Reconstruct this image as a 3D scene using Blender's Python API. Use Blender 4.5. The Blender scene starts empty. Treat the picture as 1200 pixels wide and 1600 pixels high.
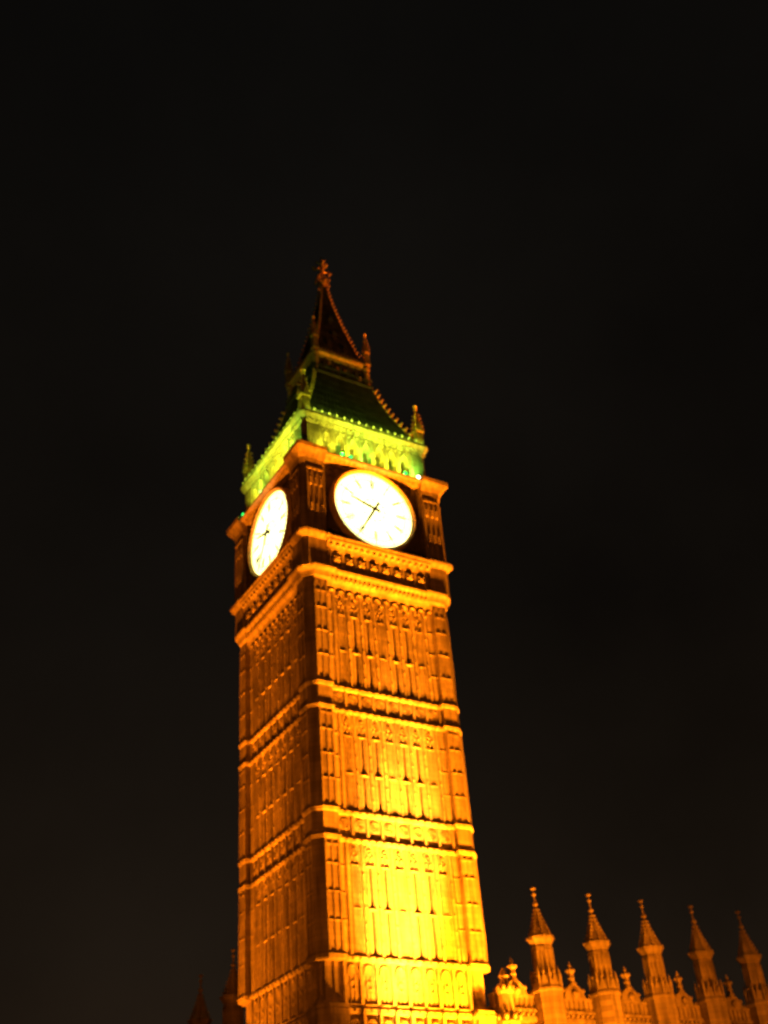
import bpy, math, random
from math import sin, cos, pi, radians, sqrt
from mathutils import Vector, Matrix
random.seed(7)
S = bpy.context.scene
COL = S.collection

# ------------------------------------------------------------------ camera
cam_d = bpy.data.cameras.new("camera")
cam = bpy.data.objects.new("camera", cam_d)
COL.objects.link(cam)
YAW, PITCH, ROLL = 0.57037, 0.62043, -0.08705
fwd = Vector((sin(YAW) * cos(PITCH), cos(YAW) * cos(PITCH), sin(PITCH)))
rgt0 = Vector((cos(YAW), -sin(YAW), 0))
up0 = rgt0.cross(fwd)
rgt = rgt0 * cos(ROLL) + up0 * sin(ROLL)
upv = -rgt0 * sin(ROLL) + up0 * cos(ROLL)
M = Matrix((rgt, upv, -fwd)).transposed().to_4x4()
M.translation = Vector((-39.91032, -70.16865, 1.6))
cam.matrix_world = M
cam_d.sensor_fit = 'VERTICAL'
cam_d.sensor_height = 36.0
cam_d.sensor_width = 27.0
cam_d.lens = 1754.936 / 1600 * 36.0
cam_d.clip_start = 0.1
cam_d.clip_end = 6000
cam_d.dof.use_dof = True            # hand-held compact that missed focus
cam_d.dof.focus_distance = 10.5
cam_d.dof.aperture_fstop = 1.35
S.camera = cam

# ------------------------------------------------------------------ world: night sky with city glow
W = bpy.data.worlds.new("World")
S.world = W
W.use_nodes = True
nt = W.node_tree
nt.nodes.clear()
out = nt.nodes.new('ShaderNodeOutputWorld')
bg_sky = nt.nodes.new('ShaderNodeBackground')
sky = nt.nodes.new('ShaderNodeTexSky')
sky.sky_type = 'NISHITA'
sky.sun_disc = False
sky.sun_elevation = radians(-12)
sky.sun_rotation = radians(200)
nt.links.new(sky.outputs[0], bg_sky.inputs[0])
bg_sky.inputs[1].default_value = 0.05
bg_glow = nt.nodes.new('ShaderNodeBackground')
tc = nt.nodes.new('ShaderNodeTexCoord')
sep = nt.nodes.new('ShaderNodeSeparateXYZ')
nt.links.new(tc.outputs['Generated'], sep.inputs[0])
ramp = nt.nodes.new('ShaderNodeValToRGB')
ramp.color_ramp.elements[0].position = 0.0
ramp.color_ramp.elements[0].color = (0.022, 0.012, 0.0062, 1)
ramp.color_ramp.elements[1].position = 0.85
ramp.color_ramp.elements[1].color = (0.0029, 0.0026, 0.0022, 1)
e = ramp.color_ramp.elements.new(0.25); e.color = (0.0098, 0.0065, 0.0040, 1)
e = ramp.color_ramp.elements.new(0.5); e.color = (0.0048, 0.0036, 0.0026, 1)
nt.links.new(sep.outputs['Z'], ramp.inputs[0])
nz = nt.nodes.new('ShaderNodeTexNoise')
nz.inputs['Scale'].default_value = 2.2
nz.inputs['Detail'].default_value = 6
nt.links.new(tc.outputs['Generated'], nz.inputs['Vector'])
mr = nt.nodes.new('ShaderNodeMapRange')
mr.inputs[1].default_value = 0.3; mr.inputs[2].default_value = 0.75
mr.inputs[3].default_value = 0.7; mr.inputs[4].default_value = 1.6
nt.links.new(nz.outputs[0], mr.inputs[0])
nt.links.new(ramp.outputs[0], bg_glow.inputs[0])
nt.links.new(mr.outputs[0], bg_glow.inputs[1])
add = nt.nodes.new('ShaderNodeAddShader')
nt.links.new(bg_sky.outputs[0], add.inputs[0])
nt.links.new(bg_glow.outputs[0], add.inputs[1])
nt.links.new(add.outputs[0], out.inputs[0])

S.view_settings.view_transform = 'Standard'
S.view_settings.look = 'None'
S.view_settings.exposure = 0.0
S.view_settings.gamma = 1.0
S.cycles.max_bounces = 6

# ------------------------------------------------------------------ floodlights (lamps)
SODIUM = (1.0, 0.235, 0.004)
AMBER = (1.0, 0.215, 0.003)
def spot(name, loc, aim, power, size_deg, blend=0.8, color=SODIUM, radius=0.25):
    l = bpy.data.lights.new(name, 'SPOT')
    l.energy = power; l.color = color; l.spot_size = radians(size_deg); l.spot_blend = blend
    l.shadow_soft_size = radius
    o = bpy.data.objects.new(name, l); COL.objects.link(o)
    o.location = loc
    o.rotation_euler = (Vector(aim) - Vector(loc)).to_track_quat('-Z', 'Y').to_euler()
    return o
def strip(name, loc, aim, sx, sy, power, color, rotz_axis):
    l = bpy.data.lights.new(name, 'AREA')
    l.shape = 'RECTANGLE'; l.size = sx; l.size_y = sy; l.energy = power; l.color = color
    o = bpy.data.objects.new(name, l); COL.objects.link(o)
    z = -(Vector(aim) - Vector(loc)).normalized()
    x = Vector(rotz_axis); x = (x - z * x.dot(z)).normalized(); y = z.cross(x)
    m = Matrix((x, y, z)).transposed().to_4x4(); m.translation = loc
    o.matrix_world = m
    return o
# right (south) face: one hot narrow beam and broad washes from the ground
HOT = (1.0, 0.40, 0.035)
spot("floodlamp", (-2.4, -14.0, 1.0), (-0.2, -6.3, 23.0), 1150000, 17, 1.0, HOT, 1.0)
spot("floodlamp", (2.0, -13.2, 1.0), (1.8, -6.3, 29.0), 640000, 42, 1.0, SODIUM, 1.2)
spot("floodlamp", (9.5, -13.0, 1.0), (2.6, -6.3, 21.0), 400000, 50, 1.0, SODIUM, 1.2)
spot("floodlamp", (1.0, -13.6, 1.0), (0.3, -6.3, 42.5), 600000, 18, 1.0, SODIUM, 1.2)
# left (west) face
spot("floodlamp", (-14.0, 6.5, 1.0), (-6.3, 5.0, 23.0), 62000, 46, 0.9, AMBER, 1.5)
spot("floodlamp", (-15.0, 3.5, 1.0), (-6.3, 2.5, 30.0), 42000, 46, 0.9, AMBER, 1.5)
spot("floodlamp", (-14.0, 3.5, 1.0), (-6.3, 1.5, 44.0), 330000, 18, 1.0, AMBER, 1.5)
# spire and roofs, from a roof of the palace range
spot("floodlamp", (44.0, -7.8, 18.5), (2.5, -2.5, 74.0), 420000, 28, 0.8, AMBER)
spot("floodlamp", (60.0, -70.0, 3.0), (1.5, -3.0, 77.0), 110000, 8, 1.0, AMBER)
# palace range
spot("floodlamp", (15.0, -42.0, 2.0), (17.0, -5.5, 19.5), 95000, 30, 0.9, AMBER)
spot("floodlamp", (11.0, -18.0, 1.0), (11.5, -5.5, 17.5), 58000, 56, 1.0, SODIUM)
spot("floodlamp", (25.0, -42.0, 2.0), (27.5, -5.5, 19.0), 46000, 26, 0.9, AMBER)
# added fill light from the camera side, softens the near-corner shade
spot("fill_light", (-34.0, -46.0, 6.0), (-2.0, -2.0, 34.0), 24000, 60, 0.8, AMBER, 0.8)
# belfry: a row of lime and green lamps on the cornice ledge, weaker green ones on the eaves
LIME = (0.90, 1.0, 0.04)
rb = random.Random(3)
for k in (0, 1):
    for i in range(10):
        u = -5.4 + 1.2 * i
        c = (0.35, 1.0, 0.08) if i in ((4, 8) if k == 0 else (3, 8)) else LIME
        pw = (9000 if k == 0 else 7500) * rb.uniform(0.55, 1.3) * (0.7 if i < 2 and k == 0 else 1)
        p = [(u, -7.0, 60.15), (-7.0, -u, 60.15)][k]
        q = [(u, -6.0, 62.6), (-6.0, -u, 62.6)][k]
        spot("belfry_lamp", p, q, pw * 0.20, 100, 0.9, c, 0.06)
strip("belfry_lamp", (6.95, 0.0, 60.25), (5.9, 0.0, 63.0), 11.5, 0.25, 420, (0.25, 1.0, 0.05), (0, 1, 0))
strip("roof_lamp", (0.0, -6.45, 64.75), (0.0, -5.0, 70.0), 11.5, 0.2, 200, (0.62, 1.0, 0.06), (1, 0, 0))
strip("roof_lamp", (-6.45, 0.0, 64.75), (-5.0, 0.0, 70.0), 11.5, 0.2, 130, (0.62, 1.0, 0.06), (0, 1, 0))

# ------------------------------------------------------------------ materials
def mat_stone(name, c0, c1, stain=0.45, bump=0.25):
    m = bpy.data.materials.new(name); m.use_nodes = True
    t = m.node_tree; n = t.nodes; b = n['Principled BSDF']
    b.inputs['Roughness'].default_value = 0.85
    g = n.new('ShaderNodeNewGeometry')
    big = n.new('ShaderNodeTexNoise'); big.inputs['Scale'].default_value = 0.55; big.inputs['Detail'].default_value = 8
    mp = n.new('ShaderNodeMapping'); mp.inputs['Scale'].default_value = (2.2, 2.2, 0.22)
    strk = n.new('ShaderNodeTexNoise'); strk.inputs['Scale'].default_value = 1.3; strk.inputs['Detail'].default_value = 6
    fine = n.new('ShaderNodeTexNoise'); fine.inputs['Scale'].default_value = 9; fine.inputs['Detail'].default_value = 4
    t.links.new(g.outputs['Position'], big.inputs['Vector'])
    t.links.new(g.outputs['Position'], mp.inputs[0]); t.links.new(mp.outputs[0], strk.inputs['Vector'])
    t.links.new(g.outputs['Position'], fine.inputs['Vector'])
    r = n.new('ShaderNodeValToRGB')
    r.color_ramp.elements[0].color = (*c0, 1); r.color_ramp.elements[1].color = (*c1, 1)
    r.color_ramp.elements[0].position = 0.3; r.color_ramp.elements[1].position = 0.7
    t.links.new(big.outputs[0], r.inputs[0])
    # ashlar blocks: tone per block
    sx = n.new('ShaderNodeSeparateXYZ'); t.links.new(g.outputs['Position'], sx.inputs[0])
    ad = n.new('ShaderNodeMath'); ad.operation = 'ADD'
    t.links.new(sx.outputs['X'], ad.inputs[0]); t.links.new(sx.outputs['Y'], ad.inputs[1])
    cb = n.new('ShaderNodeCombineXYZ'); t.links.new(ad.outputs[0], cb.inputs['X']); t.links.new(sx.outputs['Z'], cb.inputs['Y'])
    br = n.new('ShaderNodeTexBrick'); br.inputs['Scale'].default_value = 1.0
    br.inputs['Color1'].default_value = (0.78, 0.78, 0.78, 1); br.inputs['Color2'].default_value = (1.1, 1.08, 1.05, 1)
    br.inputs['Mortar'].default_value = (0.55, 0.52, 0.5, 1); br.inputs['Mortar Size'].default_value = 0.012
    br.inputs['Brick Width'].default_value = 0.85; br.inputs['Row Height'].default_value = 0.36
    t.links.new(cb.outputs[0], br.inputs['Vector'])
    m1 = n.new('ShaderNodeMixRGB'); m1.blend_type = 'MULTIPLY'; m1.inputs[0].default_value = 0.8
    t.links.new(r.outputs[0], m1.inputs[1]); t.links.new(br.outputs[0], m1.inputs[2])
    r2 = n.new('ShaderNodeValToRGB')
    r2.color_ramp.elements[0].color = (1 - stain, 1 - stain, 1 - stain * 1.05, 1); r2.color_ramp.elements[0].position = 0.3
    r2.color_ramp.elements[1].color = (1.1, 1.1, 1.1, 1); r2.color_ramp.elements[1].position = 0.62
    t.links.new(strk.outputs[0], r2.inputs[0])
    m2 = n.new('ShaderNodeMixRGB'); m2.blend_type = 'MULTIPLY'; m2.inputs[0].default_value = 1
    t.links.new(m1.outputs[0], m2.inputs[1]); t.links.new(r2.outputs[0], m2.inputs[2])
    t.links.new(m2.outputs[0], b.inputs['Base Color'])
    bp = n.new('ShaderNodeBump'); bp.inputs['Strength'].default_value = bump; bp.inputs['Distance'].default_value = 0.05
    t.links.new(fine.outputs[0], bp.inputs['Height']); t.links.new(bp.outputs[0], b.inputs['Normal'])
    return m
def mat_plain(name, c, rough=0.6, metal=0.0, var=0.3, scale=2.0, bump=0.0):
    m = bpy.data.materials.new(name); m.use_nodes = True
    t = m.node_tree; n = t.nodes; b = n['Principled BSDF']
    b.inputs['Roughness'].default_value = rough; b.inputs['Metallic'].default_value = metal
    g = n.new('ShaderNodeNewGeometry')
    x = n.new('ShaderNodeTexNoise'); x.inputs['Scale'].default_value = scale; x.inputs['Detail'].default_value = 6
    t.links.new(g.outputs['Position'], x.inputs['Vector'])
    r = n.new('ShaderNodeValToRGB')
    r.color_ramp.elements[0].position = 0.3; r.color_ramp.elements[1].position = 0.7
    r.color_ramp.elements[0].color = (*[v * (1 - var) for v in c], 1)
    r.color_ramp.elements[1].color = (*[min(1, v * (1 + var)) for v in c], 1)
    t.links.new(x.outputs[0], r.inputs[0]); t.links.new(r.outputs[0], b.inputs['Base Color'])
    if bump:
        bp = n.new('ShaderNodeBump'); bp.inputs['Strength'].default_value = bump; bp.inputs['Distance'].default_value = 0.03
        t.links.new(x.outputs[0], bp.inputs['Height']); t.links.new(bp.outputs[0], b.inputs['Normal'])
    return m
def mat_emit(name, c, s, var=0.0, scale=1.0):
    m = bpy.data.materials.new(name); m.use_nodes = True
    t = m.node_tree; n = t.nodes; b = n['Principled BSDF']
    b.inputs['Base Color'].default_value = (*[min(1, v * .8) for v in c], 1)
    b.inputs['Emission Color'].default_value = (*c, 1)
    b.inputs['Emission Strength'].default_value = s
    if var:
        g = n.new('ShaderNodeNewGeometry')
        x = n.new('ShaderNodeTexNoise'); x.inputs['Scale'].default_value = scale
        t.links.new(g.outputs['Position'], x.inputs['Vector'])
        q = n.new('ShaderNodeMapRange'); q.inputs[3].default_value = s * (1 - var); q.inputs[4].default_value = s * (1 + var)
        t.links.new(x.outputs[0], q.inputs[0]); t.links.new(q.outputs[0], b.inputs['Emission Strength'])
    return m
STONE = mat_stone('limestone', (0.30, 0.24, 0.155), (0.46, 0.375, 0.255))
STONE2 = mat_stone('weathered_limestone', (0.26, 0.20, 0.13), (0.42, 0.34, 0.225), 0.5)
GLASS = mat_plain('dark_glass', (0.10, 0.075, 0.045), 0.45)
IRON = mat_plain('cast_iron_roof', (0.085, 0.09, 0.08), 0.6, 0.1, 0.5, 1.2, 0.3)
GOLD = mat_plain('weathered_gilding', (0.62, 0.40, 0.12), 0.42, 0.55, 0.35, 4.0)
PANEL = mat_stone('dark_spandrel_and_core_shade', (0.10, 0.085, 0.05), (0.19, 0.155, 0.09), 0.3)
RING = mat_plain('gilt_stone_ring', (0.62, 0.46, 0.16), 0.6, 0.0, 0.3, 3.0)
OPAL = mat_emit('opal_glass', (1.0, 0.90, 0.30), 4.8, 0.12, 0.6)
BLACK = mat_plain('black_iron', (0.02, 0.022, 0.028), 0.45, 0.3, 0.2)
ASPH = mat_plain('asphalt', (0.05, 0.05, 0.05), 0.9, 0, 0.25, 3.0, 0.3)
PAVE = mat_plain('paving', (0.22, 0.2, 0.18), 0.85, 0, 0.25, 1.5, 0.2)
LAMPBODY = mat_plain('lamp_housing', (0.05, 0.05, 0.05), 0.5, 0.4, 0.2)
LENS_W = mat_emit('warm_lens', (1.0, 0.86, 0.5), 9.0)
LENS_G = mat_emit('green_lens', (0.02, 1.0, 0.14), 2.0)
LENS_Y = mat_emit('lime_lens', (0.65, 1.0, 0.2), 2.2)

# ------------------------------------------------------------------ mesh helpers
class MB:
    def __init__(s): s.v = []; s.f = []
    def pts(s, P):
        i = len(s.v); s.v.extend([tuple(p) for p in P]); return i
    def hexa(s, P):                       # 4 bottom, 4 top
        i = s.pts(P)
        s.f += [(i+3, i+2, i+1, i), (i+4, i+5, i+6, i+7)]
        for a in range(4):
            b = (a + 1) % 4
            s.f.append((i+a, i+b, i+4+b, i+4+a))
    def box(s, x0, x1, y0, y1, z0, z1):
        s.hexa([(x0, y0, z0), (x1, y0, z0), (x1, y1, z0), (x0, y1, z0), (x0, y0, z1), (x1, y0, z1), (x1, y1, z1), (x0, y1, z1)])
    def loft(s, loops, cap0=True, cap1=True):
        n = len(loops[0]); st = [s.pts(l) for l in loops]
        for a, b in zip(st, st[1:]):
            for i in range(n):
                j = (i + 1) % n
                s.f.append((a+i, a+j, b+j, b+i))
        if cap0: s.f.append(tuple(st[0] + n - 1 - i for i in range(n)))
        if cap1: s.f.append(tuple(st[-1] + i for i in range(n)))
    def lathe(s, cx, cy, prof, n=8, ph=None):
        ph = pi / n if ph is None else ph
        s.loft([[(cx + r*cos(ph + 2*pi*i/n), cy + r*sin(ph + 2*pi*i/n), z) for i in range(n)] for r, z in prof])
    def blob(s, c, r, rz=None, n=6):
        rz = r if rz is None else rz
        x, y, z = c
        s.lathe(x, y, [(r*.3, z - rz), (r*.85, z - rz*.5), (r, z), (r*.8, z + rz*.5), (r*.2, z + rz)], n)
    def tube(s, P, r, n=6):
        P = [Vector(p) for p in P]; loops = []
        for i, p in enumerate(P):
            t = (P[min(i+1, len(P)-1)] - P[max(i-1, 0)]).normalized()
            a = t.orthogonal().normalized(); b = t.cross(a)
            rr = r[i] if isinstance(r, (list, tuple)) else r
            loops.append([p + (a*cos(2*pi*k/n) + b*sin(2*pi*k/n))*rr for k in range(n)])
        s.loft(loops)
    # side-local boxes: u along the face, d outwards, z up
    def fbox(s, k, u0, u1, d0, d1, z0, z1, slope=0.0):
        P = [(u0, d1, z0), (u1, d1, z0), (u1, d0, z0), (u0, d0, z0), (u0, d1, z1 - slope), (u1, d1, z1 - slope), (u1, d0, z1), (u0, d0, z1)]
        s.hexa([T(k, *p) for p in P])
    def fpoly(s, k, poly, d0, d1):        # polygon in (u,z) extruded from d0 to d1
        s.loft([[T(k, u, d0, z) for u, z in poly], [T(k, u, d1, z) for u, z in poly]])
    def fbar(s, k, P, w, d0, d1):         # polyline ribbon in (u,z)
        for (u0, z0), (u1, z1) in zip(P, P[1:]):
            L = math.hypot(u1-u0, z1-z0); nx, nz_ = -(z1-z0)/L*w/2, (u1-u0)/L*w/2
            ex, ez = (u1-u0)/L*w*.2, (z1-z0)/L*w*.2
            s.fpoly(k, [(u0-nx-ex, z0-nz_-ez), (u1-nx+ex, z1-nz_+ez), (u1+nx+ex, z1+nz_+ez), (u0+nx-ex, z0+nz_-ez)], d0, d1)
    def farch(s, k, uc, hw, z0, h, w, d0, d1, n=4):
        L = []; 
        for i in range(n + 1):
            a = i / n
            L.append((hw * cos(a * pi / 2) ** 0.8 if a < 1 else 0.0, z0 + h * sin(a * pi / 2) ** 1.15))
        s.fbar(k, [(uc - u, z) for u, z in L], w, d0, d1)
        s.fbar(k, [(uc + u, z) for u, z in L], w, d0, d1)
    def fquatre(s, k, uc, zc, r, w, d0, d1):
        n = 8
        s.fbar(k, [(uc + r*cos(2*pi*i/n + .39), zc + r*sin(2*pi*i/n + .39)) for i in range(n + 1)], w, d0, d1)
    def build(s, name, mat, parent=None, smooth=False):
        me = bpy.data.meshes.new(name)
        me.from_pydata(s.v, [], s.f); me.update()
        import bmesh
        bm = bmesh.new(); bm.from_mesh(me); bmesh.ops.recalc_face_normals(bm, faces=bm.faces); bm.to_mesh(me); bm.free()
        me.materials.append(mat)
        if smooth:
            for p in me.polygons: p.use_smooth = True
        o = bpy.data.objects.new(name, me); COL.objects.link(o)
        if parent is not None:
            o.parent = parent
        return o
def T(k, u, d, z):
    return [(u, -d, z), (-d, -u, z), (-u, d, z), (d, u, z)][k]
def thing(name, label, cat, loc=(0, 0, 0), group=None):
    o = bpy.data.objects.new(name, None); COL.objects.link(o); o.location = loc
    o.empty_display_size = 0.3
    o['label'] = label; o['category'] = cat
    if group: o['group'] = group
    return o
def copy_tree(o, parent=None):
    c = o.copy(); COL.objects.link(c)
    if parent is not None: c.parent = parent
    for ch in list(o.children): copy_tree(ch, c)
    return c
def outline(p, w, c, a, o, z):
    """tower plan: square wall (half w), clasping piers (half p, inner edge a, chamfer c), offset outwards by o"""
    p, w, c, a = p + o, w + o, c + 0.586 * o, a - o
    L = []
    for k in (0, 3, 2, 1):
        for u, d in ((-(p-c), p), (-a, p), (-a, w), (a, w), (a, p), (p-c, p)):
            L.append(T(k, u, d, z))
    return L
def square(h, z, c=0.0):
    if c == 0: return [(-h, -h, z), (h, -h, z), (h, h, z), (-h, h, z)]
    return [(-h+c, -h, z), (h-c, -h, z), (h, -h+c, z), (h, h-c, z), (h-c, h, z), (-h+c, h, z), (-h, h-c, z), (-h, -h+c, z)]
SG = ((-1, -1), (1, -1), (1, 1), (-1, 1))

# ------------------------------------------------------------------ ground
g = MB(); g.box(-3000, 3000, -3000, 3000, -0.5, 0)
o = g.build('ground', ASPH); o['kind'] = 'structure'
g = MB(); g.box(-22, 60, -24, -4, 0.0, 0.13); g.box(-22, 60, -4, 40, 0.0, 0.126)
o = g.build('pavement', PAVE); o['kind'] = 'structure'

# ================================================================== CLOCK TOWER
tower = thing('clock_tower', 'tall floodlit gothic clock tower with two glowing white dials and a green lit belfry', 'clock tower')
P_, W_, C_, A_ = 6.46, 5.90, 0.58, 4.75      # shaft: pier plane, wall plane, chamfer, pier inner edge
BAYS = [1.15 * i for i in range(-3, 4)]
SLIT = (1, 2, 4, 5)
STOREYS = [  # z0, z1, slit0, transom, slit1
    (38.92, 47.2, 39.3, 42.0, 45.0), (29.62, 37.12, 29.95, 32.4, 35.1), (20.15, 27.7, 20.5, 23.2, 25.9)]

# --- shaft wall with panelling
m = MB()
m.loft([square(W_, 0.13), square(W_, 47.9)])
for k in range(4):
    for (z0, z1, s0, st, s1) in STOREYS:
        for i in range(8):                                   # mullion ribs
            u = -4.025 + 1.15 * i
            m.fbox(k, u-.085, u+.085, W_-.05, 6.12, z0, z1-.05)
            m.fbox(k, u-.20, u-.13, W_-.05, 6.06, z0, z1-.1)
            m.fbox(k, u+.13, u+.20, W_-.05, 6.06, z0, z1-.1)
        for sg in (-1, 1):                                   # plain side strips with steps
            m.fbox(k, *sorted((sg*4.30, sg*4.70)), W_-.05, 6.08, z0, z1-.03)
            for q in range(3):
                zz = z0 + (z1-z0) * (.28 + .23*q)
                m.fbox(k, *sorted((sg*4.24, sg*4.74)), W_-.05, 6.12, zz, zz+.14, .1)
        for i, uc in enumerate(BAYS):
            if i in SLIT:
                for sg in (-1, 1):
                    m.fbox(k, *sorted((uc+sg*.12, uc+sg*.375)), W_-.05, 6.03, z0, s1+.05)
                m.fbox(k, uc-.375, uc+.375, W_-.05, 6.035, s1+.05, z1-.05)
                m.fbox(k, uc-.34, uc+.34, W_-.05, 6.12, st-.14, st+.14, .2)
                m.fbox(k, uc-.34, uc+.34, W_-.05, 6.12, s1, s1+.24, .18)
            else:
                m.fbox(k, uc-.375, uc+.375, W_-.05, 6.0, z0, z1-.05)
                for t in (-.16, 0, .16):
                    m.fbox(k, uc+t-.035, uc+t+.035, W_, 6.05, z0, s1)
                m.fbox(k, uc-.34, uc+.34, W_-.05, 6.10, st-.10, st+.12, .16)
                m.fbox(k, uc-.34, uc+.34, W_-.05, 6.09, s1, s1+.16, .12)
            # traceried head
            hz = s1 + .3
            hh = z1 - .2 - hz
            m.farch(k, uc, .37, hz + hh*.35, hh*.6, .09, 6.0, 6.10)
            m.farch(k, uc-.17, .15, hz, hh*.3, .05, 6.0, 6.08, 3)
            m.farch(k, uc+.17, .15, hz, hh*.3, .05, 6.0, 6.08, 3)
            m.fquatre(k, uc, hz+hh*.52, .15, .06, 6.0, 6.09)
            m.blob(T(k, uc-.2, 6.05, hz+hh*.86), .08); m.blob(T(k, uc+.2, 6.05, hz+hh*.86), .08)
            # weathering at the foot of each bay
            m.fbox(k, uc-.375, uc+.375, W_-.05, 6.12, z0-.02, z0+.40, .36)
            # small bosses scattered up the ribs
            for q in range(5):
                zz = s0 + (s1 - s0) * (q + .5) / 5
                m.blob(T(k, uc+.575, 6.12, zz), .07)
    for (z0, z1, s0, st, s1) in STOREYS:
        for i, uc in enumerate(BAYS):
            for t in ((-.27, .27) if i in SLIT else (-.29, .29)):
                m.fbox(k, uc+t-.03, uc+t+.03, W_, 6.085, z0+.2, s1)
    # quatrefoil bands between the paired strings
    for (z0, z1) in ((27.72, 29.6), (37.14, 38.9)):
        for i in range(9):
            u = -4.6 + 1.15*i
            m.fbox(k, u-.09, u+.09, W_-.05, 6.10, z0, z1)
        for i in range(8):
            u = -4.025 + 1.15*i
            m.fbox(k, u-.44, u+.44, W_-.05, 6.0, z0, z1)
            m.fquatre(k, u, (z0+z1)/2, .34, .08, 5.98, 6.05)
            m.fquatre(k, u, (z0+z1)/2, .15, .08, 5.98, 6.05)
    # deep band over the base stage
    for i in range(9):
        u = -4.6 + 1.15*i
        m.fbox(k, u-.10, u+.10, W_-.05, 6.12, 17.3, 20.0)
    for i in range(8):
        u = -4.025 + 1.15*i
        m.fbox(k, u-.44, u+.44, W_-.05, 6.0, 17.3, 20.0)
        m.farch(k, u, .4, 18.8, .8, .09, 5.98, 6.08)
        m.fquatre(k, u, 18.4, .24, .07, 5.98, 6.06)
        for t in (-.15, .15): m.fbox(k, u+t-.04, u+t+.04, W_, 6.05, 17.4, 18.9)
        m.fbox(k, u-.44, u+.44, W_-.05, 6.14, 17.25, 17.6, .3)
    # base stage
    for i in range(9):
        u = -4.6 + 1.15*i
        m.fbox(k, u-.10, u+.10, W_-.05, 6.3, 2.4, 16.9)
    for i in range(8):
        u = -4.025 + 1.15*i
        for z0 in (2.4, 7.3, 12.2):
            m.farch(k, u, .42, z0+3.4, .8, .1, W_-.05, 6.15)
            m.fbox(k, u-.05, u+.05, W_-.05, 6.08, z0, z0+3.9)
    m.fbox(k, -4.7, 4.7, W_-.05, 6.32, 0.13, 2.4, .2)
m.build('shaft_wall', STONE, tower)

# --- clasping corner piers
for sx, sy in SG:
    m = MB()
    def corner(p, c, a, z):
        q = [(a, p), (p-c, p), (p, p-c), (p, a), (a, a)]
        q = [(x*sx, y*sy, z) for x, y in q]
        return q if sx*sy < 0 else q[::-1]
    m.loft([corner(P_, C_, A_, 19.95), corner(P_, C_, A_, 48.0)])
    m.loft([corner(P_+.15, C_, A_-.05, 16.9), corner(P_-.48, C_+.1, A_+.3, 17.9), corner(P_-.48, C_+.1, A_+.3, 20.0)])
    m.loft([corner(P_+.35, C_, A_-.15, 0.13), corner(P_+.35, C_, A_-.15, 2.2), corner(P_+.12, C_, A_, 2.7), corner(P_+.12, C_, A_, 17.2)])
    for z0, z1, *_ in STOREYS:
        hgt = z1 - z0
        for ax in (0, 1):
            def bx(u0, u1, d1, za, zb, sl=0.0):
                P = [(u0, d1, za), (u1, d1, za), (u1, A_+.2, za), (u0, A_+.2, za), (u0, d1, zb-sl), (u1, d1, zb-sl), (u1, A_+.2, zb), (u0, A_+.2, zb)]
                m.hexa([((a*sx, b*sy, c) if ax == 0 else (b*sx, a*sy, c)) for a, b, c in P])
            bx(A_+.02, A_+.16, P_+.05, z0, z1)
            bx(P_-C_-.14, P_-C_, P_+.05, z0, z1)
            bx((A_+P_-C_)/2-.06, (A_+P_-C_)/2+.06, P_+.045, z0, z1)
            for q in range(3):
                zz = z0 + hgt*(.26 + .24*q)
                bx(A_+.01, P_-C_-.01, P_+.07, zz, zz+.16, .12)
            bx(A_+.02, P_-C_-.02, P_+.06, z1-.75, z1-.55, .08)
            bx(A_+.02, P_-C_-.02, P_+.06, z0-.03, z0+.35, .3)
    m.build('corner_pier', STONE2, tower)

# --- slit windows
for k in range(4):
    for (z0, z1, s0, st, s1) in STOREYS:
        for i in SLIT:
            m = MB()
            m.fbox(k, BAYS[i]-.12, BAYS[i]+.12, W_-.02, W_+.035, s0, s1)
            m.build('window', GLASS, tower)

# --- string courses
def string(zt, o=.115, h=.36):
    m = MB()
    prof = [(-.2, zt-h), (.02, zt-h), (.08, zt-h*.75), (o*.75, zt-h*.45), (o, zt-h*.35), (o, zt-h*.15), (.03, zt+.12), (-.2, zt+.14)]
    m.loft([outline(P_, 6.05, C_, A_, a, z) for a, z in prof])
    for k in range(4):      # carved knobs along the moulding
        for i in range(17):
            u = -4.6 + .575*i
            m.blob(T(k, u, 6.05+o*.75, zt-h*.55), .1)
    m.build('string_course', STONE, tower)
for z in (17.1, 20.15, 27.72, 29.62, 37.14, 38.94): string(z)

# --- corbelled cornice under the clock stage, frieze and sill
m = MB()
prof = [(-.25, 46.9), (.0, 47.0), (.04, 47.25), (.16, 47.6), (.34, 47.85), (.36, 47.98), (.42, 48.2), (.62, 48.45), (.66, 48.6), (.62, 48.7), (.15, 49.0), (-.25, 49.0)]
m.loft([outline(P_-.18, 6.08, C_, A_, a, z) for a, z in prof])
for k in range(4):
    for i in range(24):
        u = -4.6 + .4*i
        m.blob(T(k, u, 6.08+.42, 47.95), .12)
        if i % 2: m.farch(k, u, .34, 46.5, .6, .07, 6.0, 6.2, 3)
m.build('corbel_cornice', STONE, tower)

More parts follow.
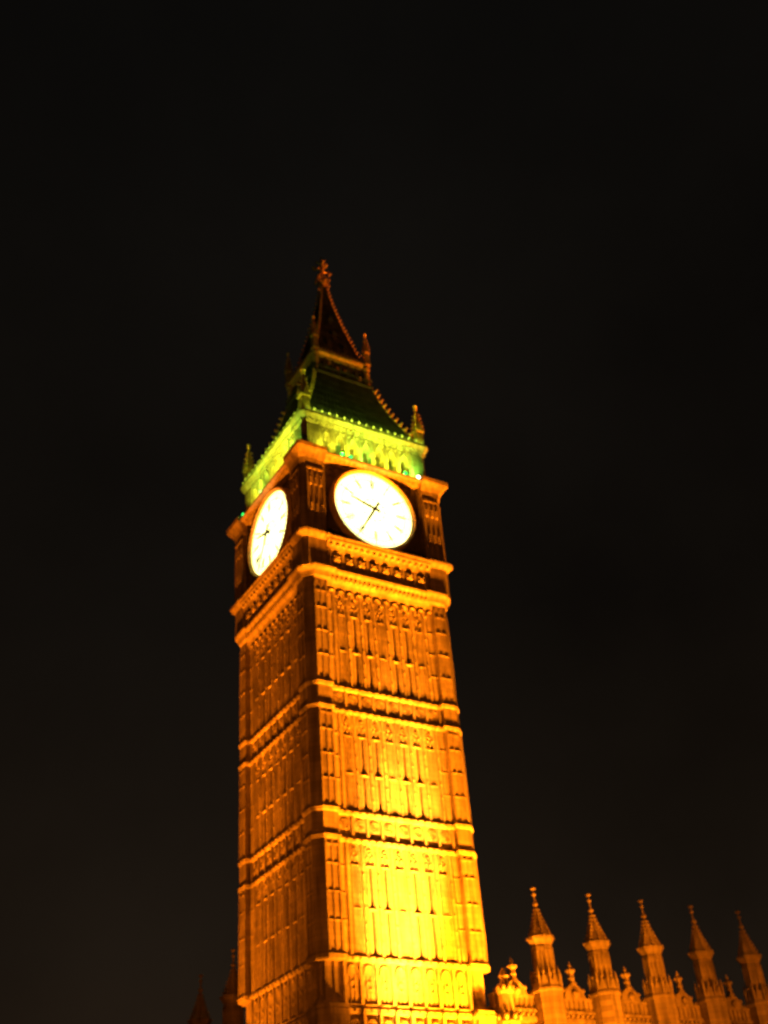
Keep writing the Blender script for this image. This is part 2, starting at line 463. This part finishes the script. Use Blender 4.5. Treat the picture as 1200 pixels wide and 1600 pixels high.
P2, W2, C2, A2 = 6.72, 6.35, .38, 4.72
m = MB()
m.loft([square(6.3, 48.6), square(6.3, 52.2)])
for k in range(4):
    for i in range(9):                          # ribs between the sunk panels
        u = -4.4 + 1.1*i
        m.fbox(k, u-.12, u+.12, 6.2, 6.62, 48.9, 50.5)
    m.fbox(k, -4.72, 4.72, 6.2, 6.6, 48.9, 49.1, .08)
    # coved upper moulding with fleurons
    m.loft([[T(k, -4.73, d, z) for d, z in ((6.2, 50.3), (6.62, 50.3), (6.72, 50.7), (7.0, 51.1), (7.02, 51.3), (6.2, 51.4))],
            [T(k, 4.73, d, z) for d, z in ((6.2, 50.3), (6.62, 50.3), (6.72, 50.7), (7.0, 51.1), (7.02, 51.3), (6.2, 51.4))]])
    for i in range(17):
        u = -4.4 + .55*i
        m.blob(T(k, u, 6.84, 50.75), .16, .12)
m.build('frieze', STONE, tower)
for k in range(4):
    for i in range(8):
        u = -3.85 + 1.1*i
        m = MB()
        m.fpoly(k, [(u-.34, 49.35), (u+.34, 49.35), (u+.34, 50.05), (u-.34, 50.05)], 6.25, 6.36)
        for a, b in ((-.15, -.15), (.15, -.15), (.15, .15), (-.15, .15)):
            m.blob(T(k, u+a, 6.60, 49.68+b), .16, .15)
        m.blob(T(k, u, 6.68, 49.68), .12)
        m.fbox(k, u-.12, u+.12, 6.25, 6.6, 49.5, 49.86)
        m.build('carved_boss', STONE, tower)
    m = MB()                                    # rolled sill below the dial
    m.loft([[T(k, s, d, z) for d, z in ((6.2, 51.36), (7.04, 51.36), (7.1, 51.42), (7.1, 51.55), (7.02, 51.63), (6.8, 51.68), (6.7, 51.75), (6.2, 51.9))] for s in (-4.76, 4.76)])
    for s in (-4.76, 4.76): m.blob(T(k, s, 7.04, 51.5), .22, .26)
    m.build('sill', STONE2, tower)

# --- clock stage piers and back wall
for sx, sy in SG:
    m = MB()
    def corner(p, c, a, z):
        q = [(a, p), (p-c, p), (p, p-c), (p, a), (a, a)]
        q = [(x*sx, y*sy, z) for x, y in q]
        return q if sx*sy < 0 else q[::-1]
    m.loft([corner(P2, C2, A2, 48.5), corner(P2, C2, A2, 51.1), corner(P2+.34, C2, A2-.06, 51.45), corner(P2+.38, C2, A2-.06, 51.62), corner(P2, C2, A2, 51.85),
            corner(P2, C2, A2, 58.3), corner(P2+.06, C2, A2-.04, 58.5), corner(P2+.1, C2-.05, A2-.06, 58.9), corner(P2+.28, C2-.15, A2-.1, 59.3), corner(P2+.58, C2-.22, A2-.12, 59.7), corner(P2+.62, C2-.22, A2-.12, 60.05), corner(P2+.3, C2-.2, A2-.1, 60.2)])
    for ax in (0, 1):
        def bx(u0, u1, d1, za, zb, sl=0.0):
            P = [(u0, d1, za), (u1, d1, za), (u1, A2+.2, za), (u0, A2+.2, za), (u0, d1, zb-sl), (u1, d1, zb-sl), (u1, A2+.2, zb), (u0, A2+.2, zb)]
            m.hexa([((a*sx, b*sy, c) if ax == 0 else (b*sx, a*sy, c)) for a, b, c in P])
        wv = P2 - C2 - A2
        for f in (.04, .36, .64, .93):
            bx(A2+wv*f-.05, A2+wv*f+.06, P2+.1, 52.0, 57.8)
        for f in (.2, .5, .78):
            for zc in (54.0, 56.6):
                for dz in (-.28, 0, .28):
                    a, b = A2+wv*f, P2+.06
                    m.blob(((a*sx, b*sy, zc+dz) if ax == 0 else (b*sx, a*sy, zc+dz)), .13)
            bx(A2+wv*f-.13, A2+wv*f+.13, P2+.08, 57.2, 57.5, .1)
        bx(A2+.03, A2+wv-.02, P2+.12, 57.8, 58.05, .05)
    m.build('clock_stage_pier', STONE2, tower)
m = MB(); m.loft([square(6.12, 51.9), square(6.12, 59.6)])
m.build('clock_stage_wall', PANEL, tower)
m = MB()
for k in range(4):
    m.loft([[T(k, s, d, z) for d, z in ((6.0, 59.3), (6.4, 59.3), (6.62, 59.4), (6.68, 59.48), (6.9, 59.55), (7.1, 59.64), (7.12, 59.8), (6.6, 59.88), (6.0, 59.88))] for s in (-4.9, 4.9)])
    for i in range(21):
        u = -4.5 + .45*i
        m.blob(T(k, u, 6.78, 59.42), .08)
m.box(-6.9, 6.9, -6.9, 6.9, 59.84, 59.93)
m.build('cornice', STONE2, tower)

# --- the four dials
ZD, DD = 55.62, 6.45
def hand(m, k, ang, L, tail, w0, w1, d0, d1):
    ca, sa = cos(ang), sin(ang)
    q = [(-w0*1.3, -tail), (w0*1.3, -tail), (w0, 0), (w0*1.2, L*.2), (w1, L*.9), (0, L), (-w1, L*.9), (-w0*1.2, L*.2), (-w0, 0)]
    m.fpoly(k, [(x*ca + y*sa, ZD - x*sa + y*ca) for x, y in q], d0, d1)
for k in range(4):
    N = 72
    ring = lambda r, d: [T(k, r*sin(2*pi*i/N), d, ZD + r*cos(2*pi*i/N)) for i in range(N)]
    m = MB()                                   # deep moulded ring round the glass
    m.loft([ring(3.60, 6.30), ring(3.62, 6.52), ring(3.70, 6.54), ring(3.76, 6.64), ring(3.86, 6.68), ring(3.92, 6.62), ring(3.98, 6.5), ring(4.02, 6.05)], False, False)
    for i in range(60):
        a = 2*pi*i/60
        m.blob(T(k, 3.81*sin(a), 6.66, ZD + 3.81*cos(a)), .06)
    face = m.build('clock_face', RING, tower)
    m = MB(); i0 = m.pts(ring(3.64, 6.42)); m.f.append(tuple(range(i0, i0+N)))
    i1 = m.pts(ring(3.64, 6.36)); m.f.append(tuple(range(i1, i1+N)))
    m.build('dial_glass', OPAL, face)
    m = MB()                                   # iron glazing bars, minute ring and numeral strokes
    for r, w in ((3.46, .05), (2.95, .05), (2.2, .045), (1.05, .05)):
        L = 60
        m.fbar(k, [(r*sin(2*pi*i/L), ZD + r*cos(2*pi*i/L)) for i in range(L+1)], w, 6.43, 6.45)
    for i in range(60):
        a = 2*pi*i/60; big = i % 5 == 0
        m.fbar(k, [((2.95 if not big else 2.2)*sin(a), ZD + (2.95 if not big else 2.2)*cos(a)), (3.46*sin(a), ZD + 3.46*cos(a))], .04 if not big else .09, 6.43, 6.455)
    for i in range(12):
        a = 2*pi*i/12
        m.fbar(k, [(.4*sin(a), ZD + .4*cos(a)), (2.2*sin(a), ZD + 2.2*cos(a))], .035, 6.43, 6.45)
    m.build('dial_tracery', BLACK, face)
    NUM = ['XII', 'I', 'II', 'III', 'IV', 'V', 'VI', 'VII', 'VIII', 'IX', 'X', 'XI']
    for i, t in enumerate(NUM):
        m = MB(); a = 2*pi*i/12; ca, sa = cos(a), sin(a)
        adv = {'I': .13, 'V': .26, 'X': .26}
        tot = sum(adv[c] for c in t); x = -tot/2
        for c in t:
            w = adv[c]; r0, r1 = 2.32, 2.86
            def seg(xa, ra, xb, rb, ww=.06):
                m.fbar(k, [(xa*ca + ra*sa, ZD - xa*sa + ra*ca), (xb*ca + rb*sa, ZD - xb*sa + rb*ca)], ww, 6.43, 6.46)
            if c == 'I': seg(x+w/2, r0, x+w/2, r1)
            if c == 'V': seg(x+.03, r1, x+w/2, r0); seg(x+w-.03, r1, x+w/2, r0, .04)
            if c == 'X': seg(x+.03, r1, x+w-.03, r0); seg(x+w-.03, r1, x+.03, r0, .04)
            x += w
        m.build('numeral', BLACK, face)
    m = MB(); hand(m, k, radians(287.5), 2.4, .5, .11, .06, 6.60, 6.66)
    m.build('hour_hand', BLACK, face)
    m = MB(); hand(m, k, radians(210), 3.5, .7, .10, .06, 6.70, 6.75)
    m.fpoly(k, [(.16*sin(2*pi*i/16), ZD + .16*cos(2*pi*i/16)) for i in range(16)], 6.45, 6.8)
    m.build('minute_hand', BLACK, face)
    m = MB()                                   # spandrel carving round the ring
    for su in (-1, 1):
        for sz in (-1, 1):
            uc, zc = su*3.75, ZD + sz*3.05
            m.fquatre(k, uc, zc, .42, .09, 6.1, 6.24)
            for q in range(6):
                m.blob(T(k, uc + .26*cos(q*pi/3), 6.2, zc + .26*sin(q*pi/3)), .12)
            for q in range(4):
                m.blob(T(k, su*(4.25), 6.2, ZD + sz*(.6+.45*q)), .1)
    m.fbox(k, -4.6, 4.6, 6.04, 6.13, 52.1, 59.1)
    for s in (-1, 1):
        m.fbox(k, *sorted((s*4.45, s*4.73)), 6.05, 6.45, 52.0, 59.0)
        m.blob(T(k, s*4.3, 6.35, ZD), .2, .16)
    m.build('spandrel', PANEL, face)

# --- belfry
ZB0, ZB1 = 59.9, 64.4
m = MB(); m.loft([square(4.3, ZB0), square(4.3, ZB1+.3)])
m.build('belfry_core', PANEL, tower)  # dark stone colour stands in for shade behind the arcade openings
for sx, sy in SG:
    m = MB()
    def corner(p, c, a, z):
        q = [(a, p), (p-c, p), (p, p-c), (p, a), (a, a)]
        q = [(x*sx, y*sy, z) for x, y in q]
        return q if sx*sy < 0 else q[::-1]
    m.loft([corner(6.15, .3, 4.35, ZB0), corner(6.15, .3, 4.35, 60.5), corner(6.0, .3, 4.45, 60.65), corner(6.0, .3, 4.45, 63.6)])
    for ax in (0, 1):
        for q in range(5):
            u0 = 4.5 + .27*q
            P = [(u0, 6.12, 60.6), (u0+.12, 6.12, 60.6), (u0+.12, 5.5, 60.6), (u0, 5.5, 60.6), (u0, 6.12, 63.3), (u0+.12, 6.12, 63.3), (u0+.12, 5.5, 63.3), (u0, 5.5, 63.3)]
            m.hexa([((a*sx, b*sy, c) if ax == 0 else (b*sx, a*sy, c)) for a, b, c in P])
    m.build('belfry_pier', STONE, tower)
for k in range(4):
    m = MB()
    m.fbox(k, -4.5, 4.5, 5.3, 6.0, ZB0, 60.75)
    BW = 8.9 / 7
    for i in range(8):
        u = -4.45 + BW*i
        m.fbox(k, u-.17, u+.17, 5.35, 5.98, 60.7, 63.3)
        m.fbox(k, u-.07, u+.07, 5.9, 6.12, 60.7, 63.5)
    for i in range(7):
        uc = -4.45 + BW*(i+.5)
        m.farch(k, uc, .46, 61.9, 1.1, .16, 5.4, 6.04, 5)
        m.farch(k, uc, .36, 61.85, .95, .06, 5.45, 5.75, 4)
        for s in (-1, 1):       # fill above the arch
            m.fpoly(k, [(uc+s*.05, 63.05), (uc+s*.3, 62.75), (uc+s*.5, 62.1), (uc+s*.62, 62.1), (uc+s*.62, 63.6), (uc+s*.05, 63.6)], 5.45, 5.97)
            m.blob(T(k, uc+s*.36, 6.02, 63.2), .11)
        m.blob(T(k, uc, 6.08, 63.2), .13, .2)
    m.build('belfry_arcade', STONE, tower)
m = MB()
prof = [(5.4, 63.45), (6.02, 63.5), (6.08, 63.65), (6.12, 63.9), (6.3, 64.1), (6.42, 64.3), (6.42, 64.5), (6.2, 64.62), (5.4, 64.7)]
m.loft([square(h, z, .3) for h, z in prof])
for k in range(4):
    for i in range(33):
        u = -5.8 + 11.6*i/32
        m.blob(T(k, u, 6.16, 63.82), .12, .14)
        if i % 2 == 0:
            m.fpoly(k, [(u-.2, 64.45), (u+.2, 64.45), (u+.07, 64.8), (u, 65.05), (u-.07, 64.8)], 6.18, 6.36)
        else:
            m.fbox(k, u-.07, u+.07, 6.2, 6.33, 64.45, 64.75)
m.build('eaves_cornice', STONE, tower)

def pinnacle(x, y, z0, z1, r, name, mat, parent, fmat=GOLD, cro=True):
    H = z1 - z0; m = MB()
    m.lathe(x, y, [(r*1.25, z0), (r*1.25, z0+H*.06), (r, z0+H*.10), (r, z0+H*.36), (r*1.3, z0+H*.40), (r*1.3, z0+H*.43), (r*.95, z0+H*.46), (r*.45, z0+H*.72), (r*.16, z0+H*.9)], 4)
    for a in range(4):        # gablets
        ang = a*pi/2
        c, s = cos(ang), sin(ang)
        def q(u, d, z): return (x + c*d - s*u, y + s*d + c*u, z)
        w = r*.72
        m.loft([[q(-w, r*.5, z0+H*.36), q(w, r*.5, z0+H*.36), q(0, r*.5, z0+H*.56)], [q(-w, r*.98, z0+H*.36), q(w, r*.98, z0+H*.36), q(0, r*.98, z0+H*.56)]])
    f = m
    if cro:
        for j in range(4):
            t = j/4; zz = z0 + H*(.5 + .36*t); rr = r*(.95 - .8*(.04+.36*t)/.44)
            for a in range(4):
                ang = a*pi/2 + pi/4
                f.blob((x + (rr+.06)*cos(ang), y + (rr+.06)*sin(ang), zz), r*.25, r*.24)
    o = m.build(name, mat, parent)
    f = MB()
    f.tube([(x, y, z0+H*.85), (x, y, z1)], r*.13)
    f.blob((x, y, z0+H*.90), r*.42, r*.3); f.blob((x, y, z0+H*.955), r*.5, r*.22, 8); f.blob((x, y, z1-r*.2), r*.25)
    f.build('finial', fmat, o)
    return o
for sx, sy in SG:
    pinnacle(5.75*sx, 5.75*sy, 64.4, 69.7, .5, 'roof_pinnacle', GOLD, tower, GOLD)

# --- lower roof
def roof_h(z):
    t = (z - 64.6)/(73.0 - 64.6)
    return 6.0 + (2.95 - 6.0)*t - .35*sin(pi*t)
m = MB()
zs = [64.6 + 8.4*i/8 for i in range(9)]
m.loft([square(roof_h(z), z) for z in zs])
for k in range(4):
    for i in range(23):
        f = -1 + 2*(i+.5)/23
        for z0, z1 in zip(zs, zs[1:]):
            a, b = roof_h(z0), roof_h(z1)
            w = .045
            m.hexa([T(k, f*a-w, a+.07, z0), T(k, f*a+w, a+.07, z0), T(k, f*a+w, a-.1, z0), T(k, f*a-w, a-.1, z0),
                    T(k, f*b-w, b+.07, z1), T(k, f*b+w, b+.07, z1), T(k, f*b+w, b-.1, z1), T(k, f*b-w, b-.1, z1)])
    for zz in zs[1:-1]:
        h = roof_h(zz); m.fbox(k, -h+.05, h-.05, h-.1, h+.045, zz-.04, zz+.05)
lower_roof = m.build('lower_roof', IRON, tower)
def crest(hf, z0, z1, n, r, parent, name='hip_crest'):
    for sx, sy in SG:
        m = MB()
        P = [(hf(z0+(z1-z0)*i/12)*sx, hf(z0+(z1-z0)*i/12)*sy, z0+(z1-z0)*i/12) for i in range(13)]
        m.tube(P, r*.5)
        for i in range(n):
            z = z0 + (z1-z0)*(i+.5)/n; h = hf(z) + r*.45
            m.blob((h*sx, h*sy, z), r, r*.8)
            m.blob((h*sx + r*.7*sx, h*sy + r*.7*sy, z + r*.7), r*.55)
        m.build(name, GOLD, parent)
crest(roof_h, 65.4, 72.8, 11, .23, lower_roof)

# --- lantern
m = MB()
m.loft([square(2.05, 72.6), square(2.05, 75.8)])
m.build('lantern_core', IRON, tower)
m = MB()
for k in range(4):
    for i in range(7):
        u = -2.5 + 5.0*i/6
        m.fbox(k, u-.11, u+.11, 2.3, 2.62, 73.0, 75.4)
    for i in range(6):
        uc = -2.5 + 5.0*(i+.5)/6
        m.farch(k, uc, .33, 74.4, .6, .09, 2.35, 2.58, 4)
    m.fbox(k, -2.6, 2.6, 2.2, 2.56, 75.1, 75.5)
m.build('lantern_arcade', IRON, tower)
m = MB()
m.loft([square(h, z) for h, z in ((2.5, 72.7), (3.0, 72.85), (3.12, 73.0), (3.12, 73.14), (2.5, 73.2))])
for k in range(4):
    m.fbox(k, -3.0, 3.0, 2.98, 3.06, 73.75, 73.85)
    for i in range(19):
        u = -2.95 + 5.9*i/18
        m.fbox(k, u-.035, u+.035, 2.98, 3.05, 73.1, 73.8)
        if i % 2 == 0: m.blob(T(k, u, 3.04, 73.95), .1, .14)
m.build('gallery_railing', IRON, tower)
for k in range(4):
    m = MB()
    for i in (1, 2, 3):
        uc = -2.5 + 5.0*(i+.5)/6
        m.blob(T(k, uc, 2.66, 74.9 if i == 1 else 74.5), .19, .22)
    m.build('gilt_shield', GOLD, tower)
m = MB()
m.loft([square(h, z) for h, z in ((2.4, 75.3), (2.62, 75.4), (2.7, 75.6), (2.95, 75.8), (3.0, 76.0), (2.95, 76.12), (2.4, 76.2))])
for k in range(4):
    for i in range(17):
        u = -2.75 + 5.5*i/16
        m.blob(T(k, u, 2.94, 75.8), .11)
        m.fpoly(k, [(u-.13, 76.05), (u+.13, 76.05), (u, 76.5)], 2.82, 2.93)
m.build('lantern_cornice', GOLD, tower)
for sx, sy in SG:
    m = MB()
    x, y = 2.72*sx, 2.72*sy
    m.lathe(x, y, [(.36, 72.9), (.36, 73.2), (.24, 73.4), (.24, 75.2), (.38, 75.4), (.38, 75.6), (.2, 75.8)], 8)
    for z in (73.6, 74.0, 74.4, 74.8): m.blob((x, y, z), .3, .13, 8)
    m.build('lantern_shaft', GOLD, tower)
    pinnacle(2.8*sx, 2.8*sy, 75.9, 80.3, .34, 'lantern_pinnacle', GOLD, tower, GOLD)

# --- upper spire
def spire_h(z):
    t = (z - 76.1)/(88.3 - 76.1)
    return .22 + 2.3*max(0, (1 - t))**1.3
m = MB()
zs = [76.1 + 12.2*i/12 for i in range(13)]
m.loft([square(spire_h(z), z) for z in zs])
for k in range(4):
    for i in range(11):
        f = -1 + 2*(i+.5)/11
        for z0, z1 in list(zip(zs, zs[1:]))[:9]:
            a, b = spire_h(z0), spire_h(z1); w = .03
            m.hexa([T(k, f*a-w, a+.05, z0), T(k, f*a+w, a+.05, z0), T(k, f*a+w, a-.08, z0), T(k, f*a-w, a-.08, z0),
                    T(k, f*b-w, b+.05, z1), T(k, f*b+w, b+.05, z1), T(k, f*b+w, b-.08, z1), T(k, f*b-w, b-.08, z1)])
spire = m.build('spire', IRON, tower)
crest(spire_h, 76.6, 88.0, 21, .15, spire)
for k in range(4):
    for (u, z) in ((-.85, 77.6), (.85, 77.6), (0, 79.6), (0, 82.2)):
        h = spire_h(z); m = MB()
        m.fbox(k, u-.22, u+.22, h-.5, h+.1, z-.35, z+.25)
        m.fpoly(k, [(u-.3, z+.22), (u+.3, z+.22), (u, z+.8)], h-.7, h+.16)
        m.build('spire_dormer', IRON, spire)

# --- finial
m = MB()
m.lathe(0, 0, [(.26, 88.0), (.34, 88.15), (.2, 88.35), (.16, 92.2), (.05, 92.9)], 8)
fin = m.build('finial', GOLD, tower)
m = MB()
m.blob((0, 0, 89.0), .52, .5, 12)
for i in range(8):
    a = 2*pi*i/8
    m.tube([(.3*cos(a), .3*sin(a), 88.4), (.62*cos(a), .62*sin(a), 88.7), (.74*cos(a), .74*sin(a), 89.1), (.5*cos(a), .5*sin(a), 89.6)], [.06, .07, .07, .05])
    m.blob((.76*cos(a), .76*sin(a), 88.8 + .3*(i % 2)), .15)
m.build('orb', GOLD, fin)
m = MB()
for ax in (0, 1):
    for s in (-1, 1):
        e = (s*.95, 0) if ax == 0 else (0, s*.95)
        m.tube([(0, 0, 90.7), (e[0]*.6, e[1]*.6, 90.72), (e[0], e[1], 90.7)], [.12, .09, .08])
        m.blob((*e, 90.7), .2, .17); m.blob((e[0]*.85, e[1]*.85, 90.95), .13); m.blob((e[0]*.85, e[1]*.85, 90.45), .13)
        m.tube([(0, 0, 91.5), (e[0]*.55, e[1]*.55, 91.75)], [.1, .07]); m.blob((e[0]*.6, e[1]*.6, 91.78), .15)
m.blob((0, 0, 90.7), .3); m.blob((0, 0, 91.5), .26); m.blob((0, 0, 92.3), .2, .3)
m.build('cross', GOLD, fin)

# ================================================================== PALACE RANGE
def turret_at(x, y, parent, mat=STONE, fm=STONE):
    m = MB()
    m.lathe(x, y, [(1.08, 16.0), (1.08, 18.7), (1.16, 18.8), (1.16, 18.95), (.98, 19.2), (.9, 19.75), (.74, 19.95), (.72, 21.85), (.78, 21.95), (.94, 22.2), (.97, 22.4), (.86, 22.48)], 8)
    for a in range(8):
        ang = 2*pi*a/8
        c, s = cos(ang), sin(ang)
        def q(u, d, z): return (x + c*d - s*u, y + s*d + c*u, z)
        def b(u0, u1, d0, d1, z0, z1):
            m.hexa([q(u0, d0, z0), q(u1, d0, z0), q(u1, d1, z0), q(u0, d1, z0), q(u0, d0, z1), q(u1, d0, z1), q(u1, d1, z1), q(u0, d1, z1)])
        for u in (-.25, 0, .25): b(u-.045, u+.045, .4, .74, 20.0, 21.6)
        b(-.29, .29, .4, .74, 21.45, 21.7)
        # gablets round the foot, with knobs
        m.loft([[q(-.34, .5, 19.0), q(.34, .5, 19.0), q(0, .5, 19.95)], [q(-.34, .97, 19.0), q(.34, .97, 19.0), q(0, .97, 19.95)]])
        m.blob(q(0, .93, 20.0), .11, .16)
        ang2 = ang + pi/8
        m.lathe(x + 1.0*cos(ang2), y + 1.0*sin(ang2), [(.11, 18.7), (.11, 19.7), (.15, 19.75), (.03, 20.3)], 4)
        m.blob((x + .97*cos(ang2), y + .97*sin(ang2), 22.36), .09)
    t = m.build('turret', mat, parent)
    m = MB()
    sp = lambda z: .06 + .76*((24.8 - z)/2.35)**1.4
    zz = [22.45 + 2.3*i/8 for i in range(9)]
    m.lathe(x, y, [(sp(z), z) for z in zz], 8)
    for j in range(7):
        z = 22.7 + .27*j
        for a in range(8):
            ang = pi/8 + 2*pi*a/8
            m.blob((x + (sp(z)+.05)*cos(ang), y + (sp(z)+.05)*sin(ang), z), .1, .09, 5)
    m.build('turret_spire', mat, t)
    m = MB()
    m.tube([(x, y, 24.6), (x, y, 26.0)], [.09, .04])
    m.blob((x, y, 24.72), .22, .2, 8); m.blob((x, y, 25.45), .17, .14); m.blob((x, y, 25.85), .22, .12)
    m.build('finial', fm, t)
    return t
palace = thing('palace_range', 'low floodlit gothic palace range with a row of spired turrets, right of the clock tower', 'palace', (0, 0, 0))
FY = -5.1
m = MB()
X0, X1 = 6.9, 47.6
m.box(X0, X1, FY, 7.0, 0.126, 17.9)
m.build('wall', STONE, palace)
m = MB()
TX = [11.35 + 5.06*i for i in range(7)]
PX = [8.85] + [13.88 + 5.06*i for i in range(7)]
m.box(X0, X1, FY-.25, FY+.15, 17.0, 17.3); m.box(X0, X1, FY-.32, FY+.15, 17.55, 17.75)
m.box(X0, X1, FY-.12, FY+.2, 17.7, 18.55); m.box(X0, X1, FY-.24, FY+.28, 18.5, 18.66)
x = X0 + .2
while x < X1:
    m.blob((x, FY-.3, 17.45), .13); m.box(x-.05, x+.05, FY-.22, FY, 17.7, 18.5)
    m.loft([[(x+.05, FY-.1, 18.6), (x+.35, FY-.1, 18.6), (x+.2, FY-.1, 19.0)], [(x+.05, FY+.12, 18.6), (x+.35, FY+.12, 18.6), (x+.2, FY+.12, 19.0)]])
    x += .42
for px in PX:                         # gables under the small pinnacles
    m.loft([[(px-.95, FY-.3, 18.55), (px+.95, FY-.3, 18.55), (px+.7, FY-.3, 19.2), (px+.3, FY-.3, 19.5), (px-.3, FY-.3, 19.5), (px-.7, FY-.3, 19.2)],
            [(px-.95, FY+.1, 18.55), (px+.95, FY+.1, 18.55), (px+.7, FY+.1, 19.2), (px+.3, FY+.1, 19.5), (px-.3, FY+.1, 19.5), (px-.7, FY+.1, 19.2)]])
    for s in (-.85, -.55, .55, .85): m.blob((px+s, FY-.2, 19.35 - .25*abs(s)), .15)
    m.blob((px, FY-.38, 18.9), .3, .3, 8)
m.build('parapet', STONE, palace)
for i, tx in enumerate(TX): turret_at(tx, -5.65, palace)
for px in PX:
    m = MB()
    y = FY - .15
    m.lathe(px, y, [(.3, 19.2), (.3, 19.6), (.22, 19.7), (.2, 20.25), (.34, 20.4), (.36, 20.52), (.14, 20.62), (.08, 20.75), (.03, 21.05)], 4)
    for a in range(4): m.blob((px + .32*cos(a*pi/2), y + .32*sin(a*pi/2), 20.45), .1)
    m.blob((px, y, 20.8), .16, .1); m.blob((px, y, 19.95), .27, .12)
    m.build('pinnacle', STONE, palace)
for px in PX[:-1]:                    # tall windows below the parapet, one per bay
    f = MB()
    f.box(px-1.1, px-.95, FY-.18, FY+.05, 8.5, 15.2); f.box(px+.95, px+1.1, FY-.18, FY+.05, 8.5, 15.2)
    f.box(px-1.2, px+1.2, FY-.22, FY+.05, 8.2, 8.5); f.box(px-1.2, px+1.2, FY-.2, FY+.05, 15.2, 15.5)
    for u in (-.32, .32): f.box(px+u-.06, px+u+.06, FY-.12, FY+.05, 8.5, 15.2)
    f.box(px-.95, px+.95, FY-.1, FY+.05, 11.9, 12.1)
    w = f.build('window', STONE, palace)
    gl = MB(); gl.box(px-.95, px+.95, FY-.04, FY+.05, 8.5, 15.2); gl.build('pane', GLASS, w)
# octagonal stair turret in the angle with the tower
m = MB()
m.lathe(7.25, -6.35, [(.75, .126), (.75, 16.4), (.8, 16.6), (.52, 17.2), (.5, 18.3), (.6, 18.45), (.6, 18.6), (.3, 18.9), (.26, 19.3), (.38, 19.45), (.3, 19.55), (.08, 20.0)], 8)
for a in range(8):
    m.blob((7.25 + .52*cos(a*pi/4), -6.35 + .52*sin(a*pi/4), 18.75), .13, .2)
    m.blob((7.25 + .74*cos(a*pi/4), -6.35 + .74*sin(a*pi/4), 16.9), .16, .25)
m.build('angle_turret', STONE, palace)

# rear wing seen dimly left of the tower
wing = thing('palace_wing', 'dark unlit rear wing with slender grey spired turrets, just left of the clock tower base', 'palace')
m = MB(); m.box(-5.2, 5.0, 13.5, 40.0, .126, 17.2); m.box(-5.35, -5.0, 13.4, 40.0, 16.6, 16.9)
m.build('wall', STONE2, wing)
turret_at(-3.1, 14.6, wing, STONE2, STONE2)
turret_at(-2.6, 22.5, wing, STONE2, STONE2)

# ================================================================== lamps on the cornice
def lamp(k, u, d, lens, label):
    x, y, z = T(k, u, d, 59.93)
    t = thing('floodlight', label, 'floodlight', (x, y, z), 'floodlights along the cornice below the belfry')
    ang = [0, -pi/2, pi, pi/2][k]
    m = MB(); m.box(-.18, .18, -.06, .1, 0, .06); m.box(-.2, -.17, -.05, .05, .05, .3); m.box(.17, .2, -.05, .05, .05, .3)
    b = m.build('bracket', LAMPBODY, t)
    m = MB(); m.hexa([(-.16, -.02, .1), (.16, -.02, .1), (.14, .2, .12), (-.14, .2, .12), (-.16, -.02, .38), (.16, -.02, .38), (.14, .2, .34), (-.14, .2, .34)])
    m.build('housing', LAMPBODY, t)
    m = MB(); m.loft([[(.19*cos(2*pi*i/12)*r, -.02 - dd, .24 + .15*sin(2*pi*i/12)*r) for i in range(12)] for r, dd in ((1, 0), (.9, .07), (.55, .12), (.1, .14))])
    m.build('lens', lens, t)
    t.rotation_euler = (0, 0, ang)
    return t
lamp(0, -5.35, 6.95, LENS_W, 'warm white floodlight on the cornice above the right dial, nearest the front corner')
lamp(0, -2.95, 6.85, LENS_G, 'green floodlight on the cornice above the left half of the right dial')
lamp(0, -2.15, 6.85, LENS_G, 'green floodlight just right of its green twin above the right dial')
lamp(0, 3.2, 6.85, LENS_G, 'lone green floodlight on the cornice above the right edge of the right dial')
lamp(0, 4.5, 6.85, LENS_W, 'brightest warm white floodlight on the cornice at the right end of the belfry')
lamp(1, 5.0, 6.9, LENS_W, 'warm white floodlight on the left side cornice, beside the front corner')
lamp(1, -.6, 6.9, LENS_Y, 'lime green floodlight on the left side cornice, above the left dial')
lamp(1, -4.3, 6.9, LENS_G, 'green floodlight at the far left end of the left side cornice')
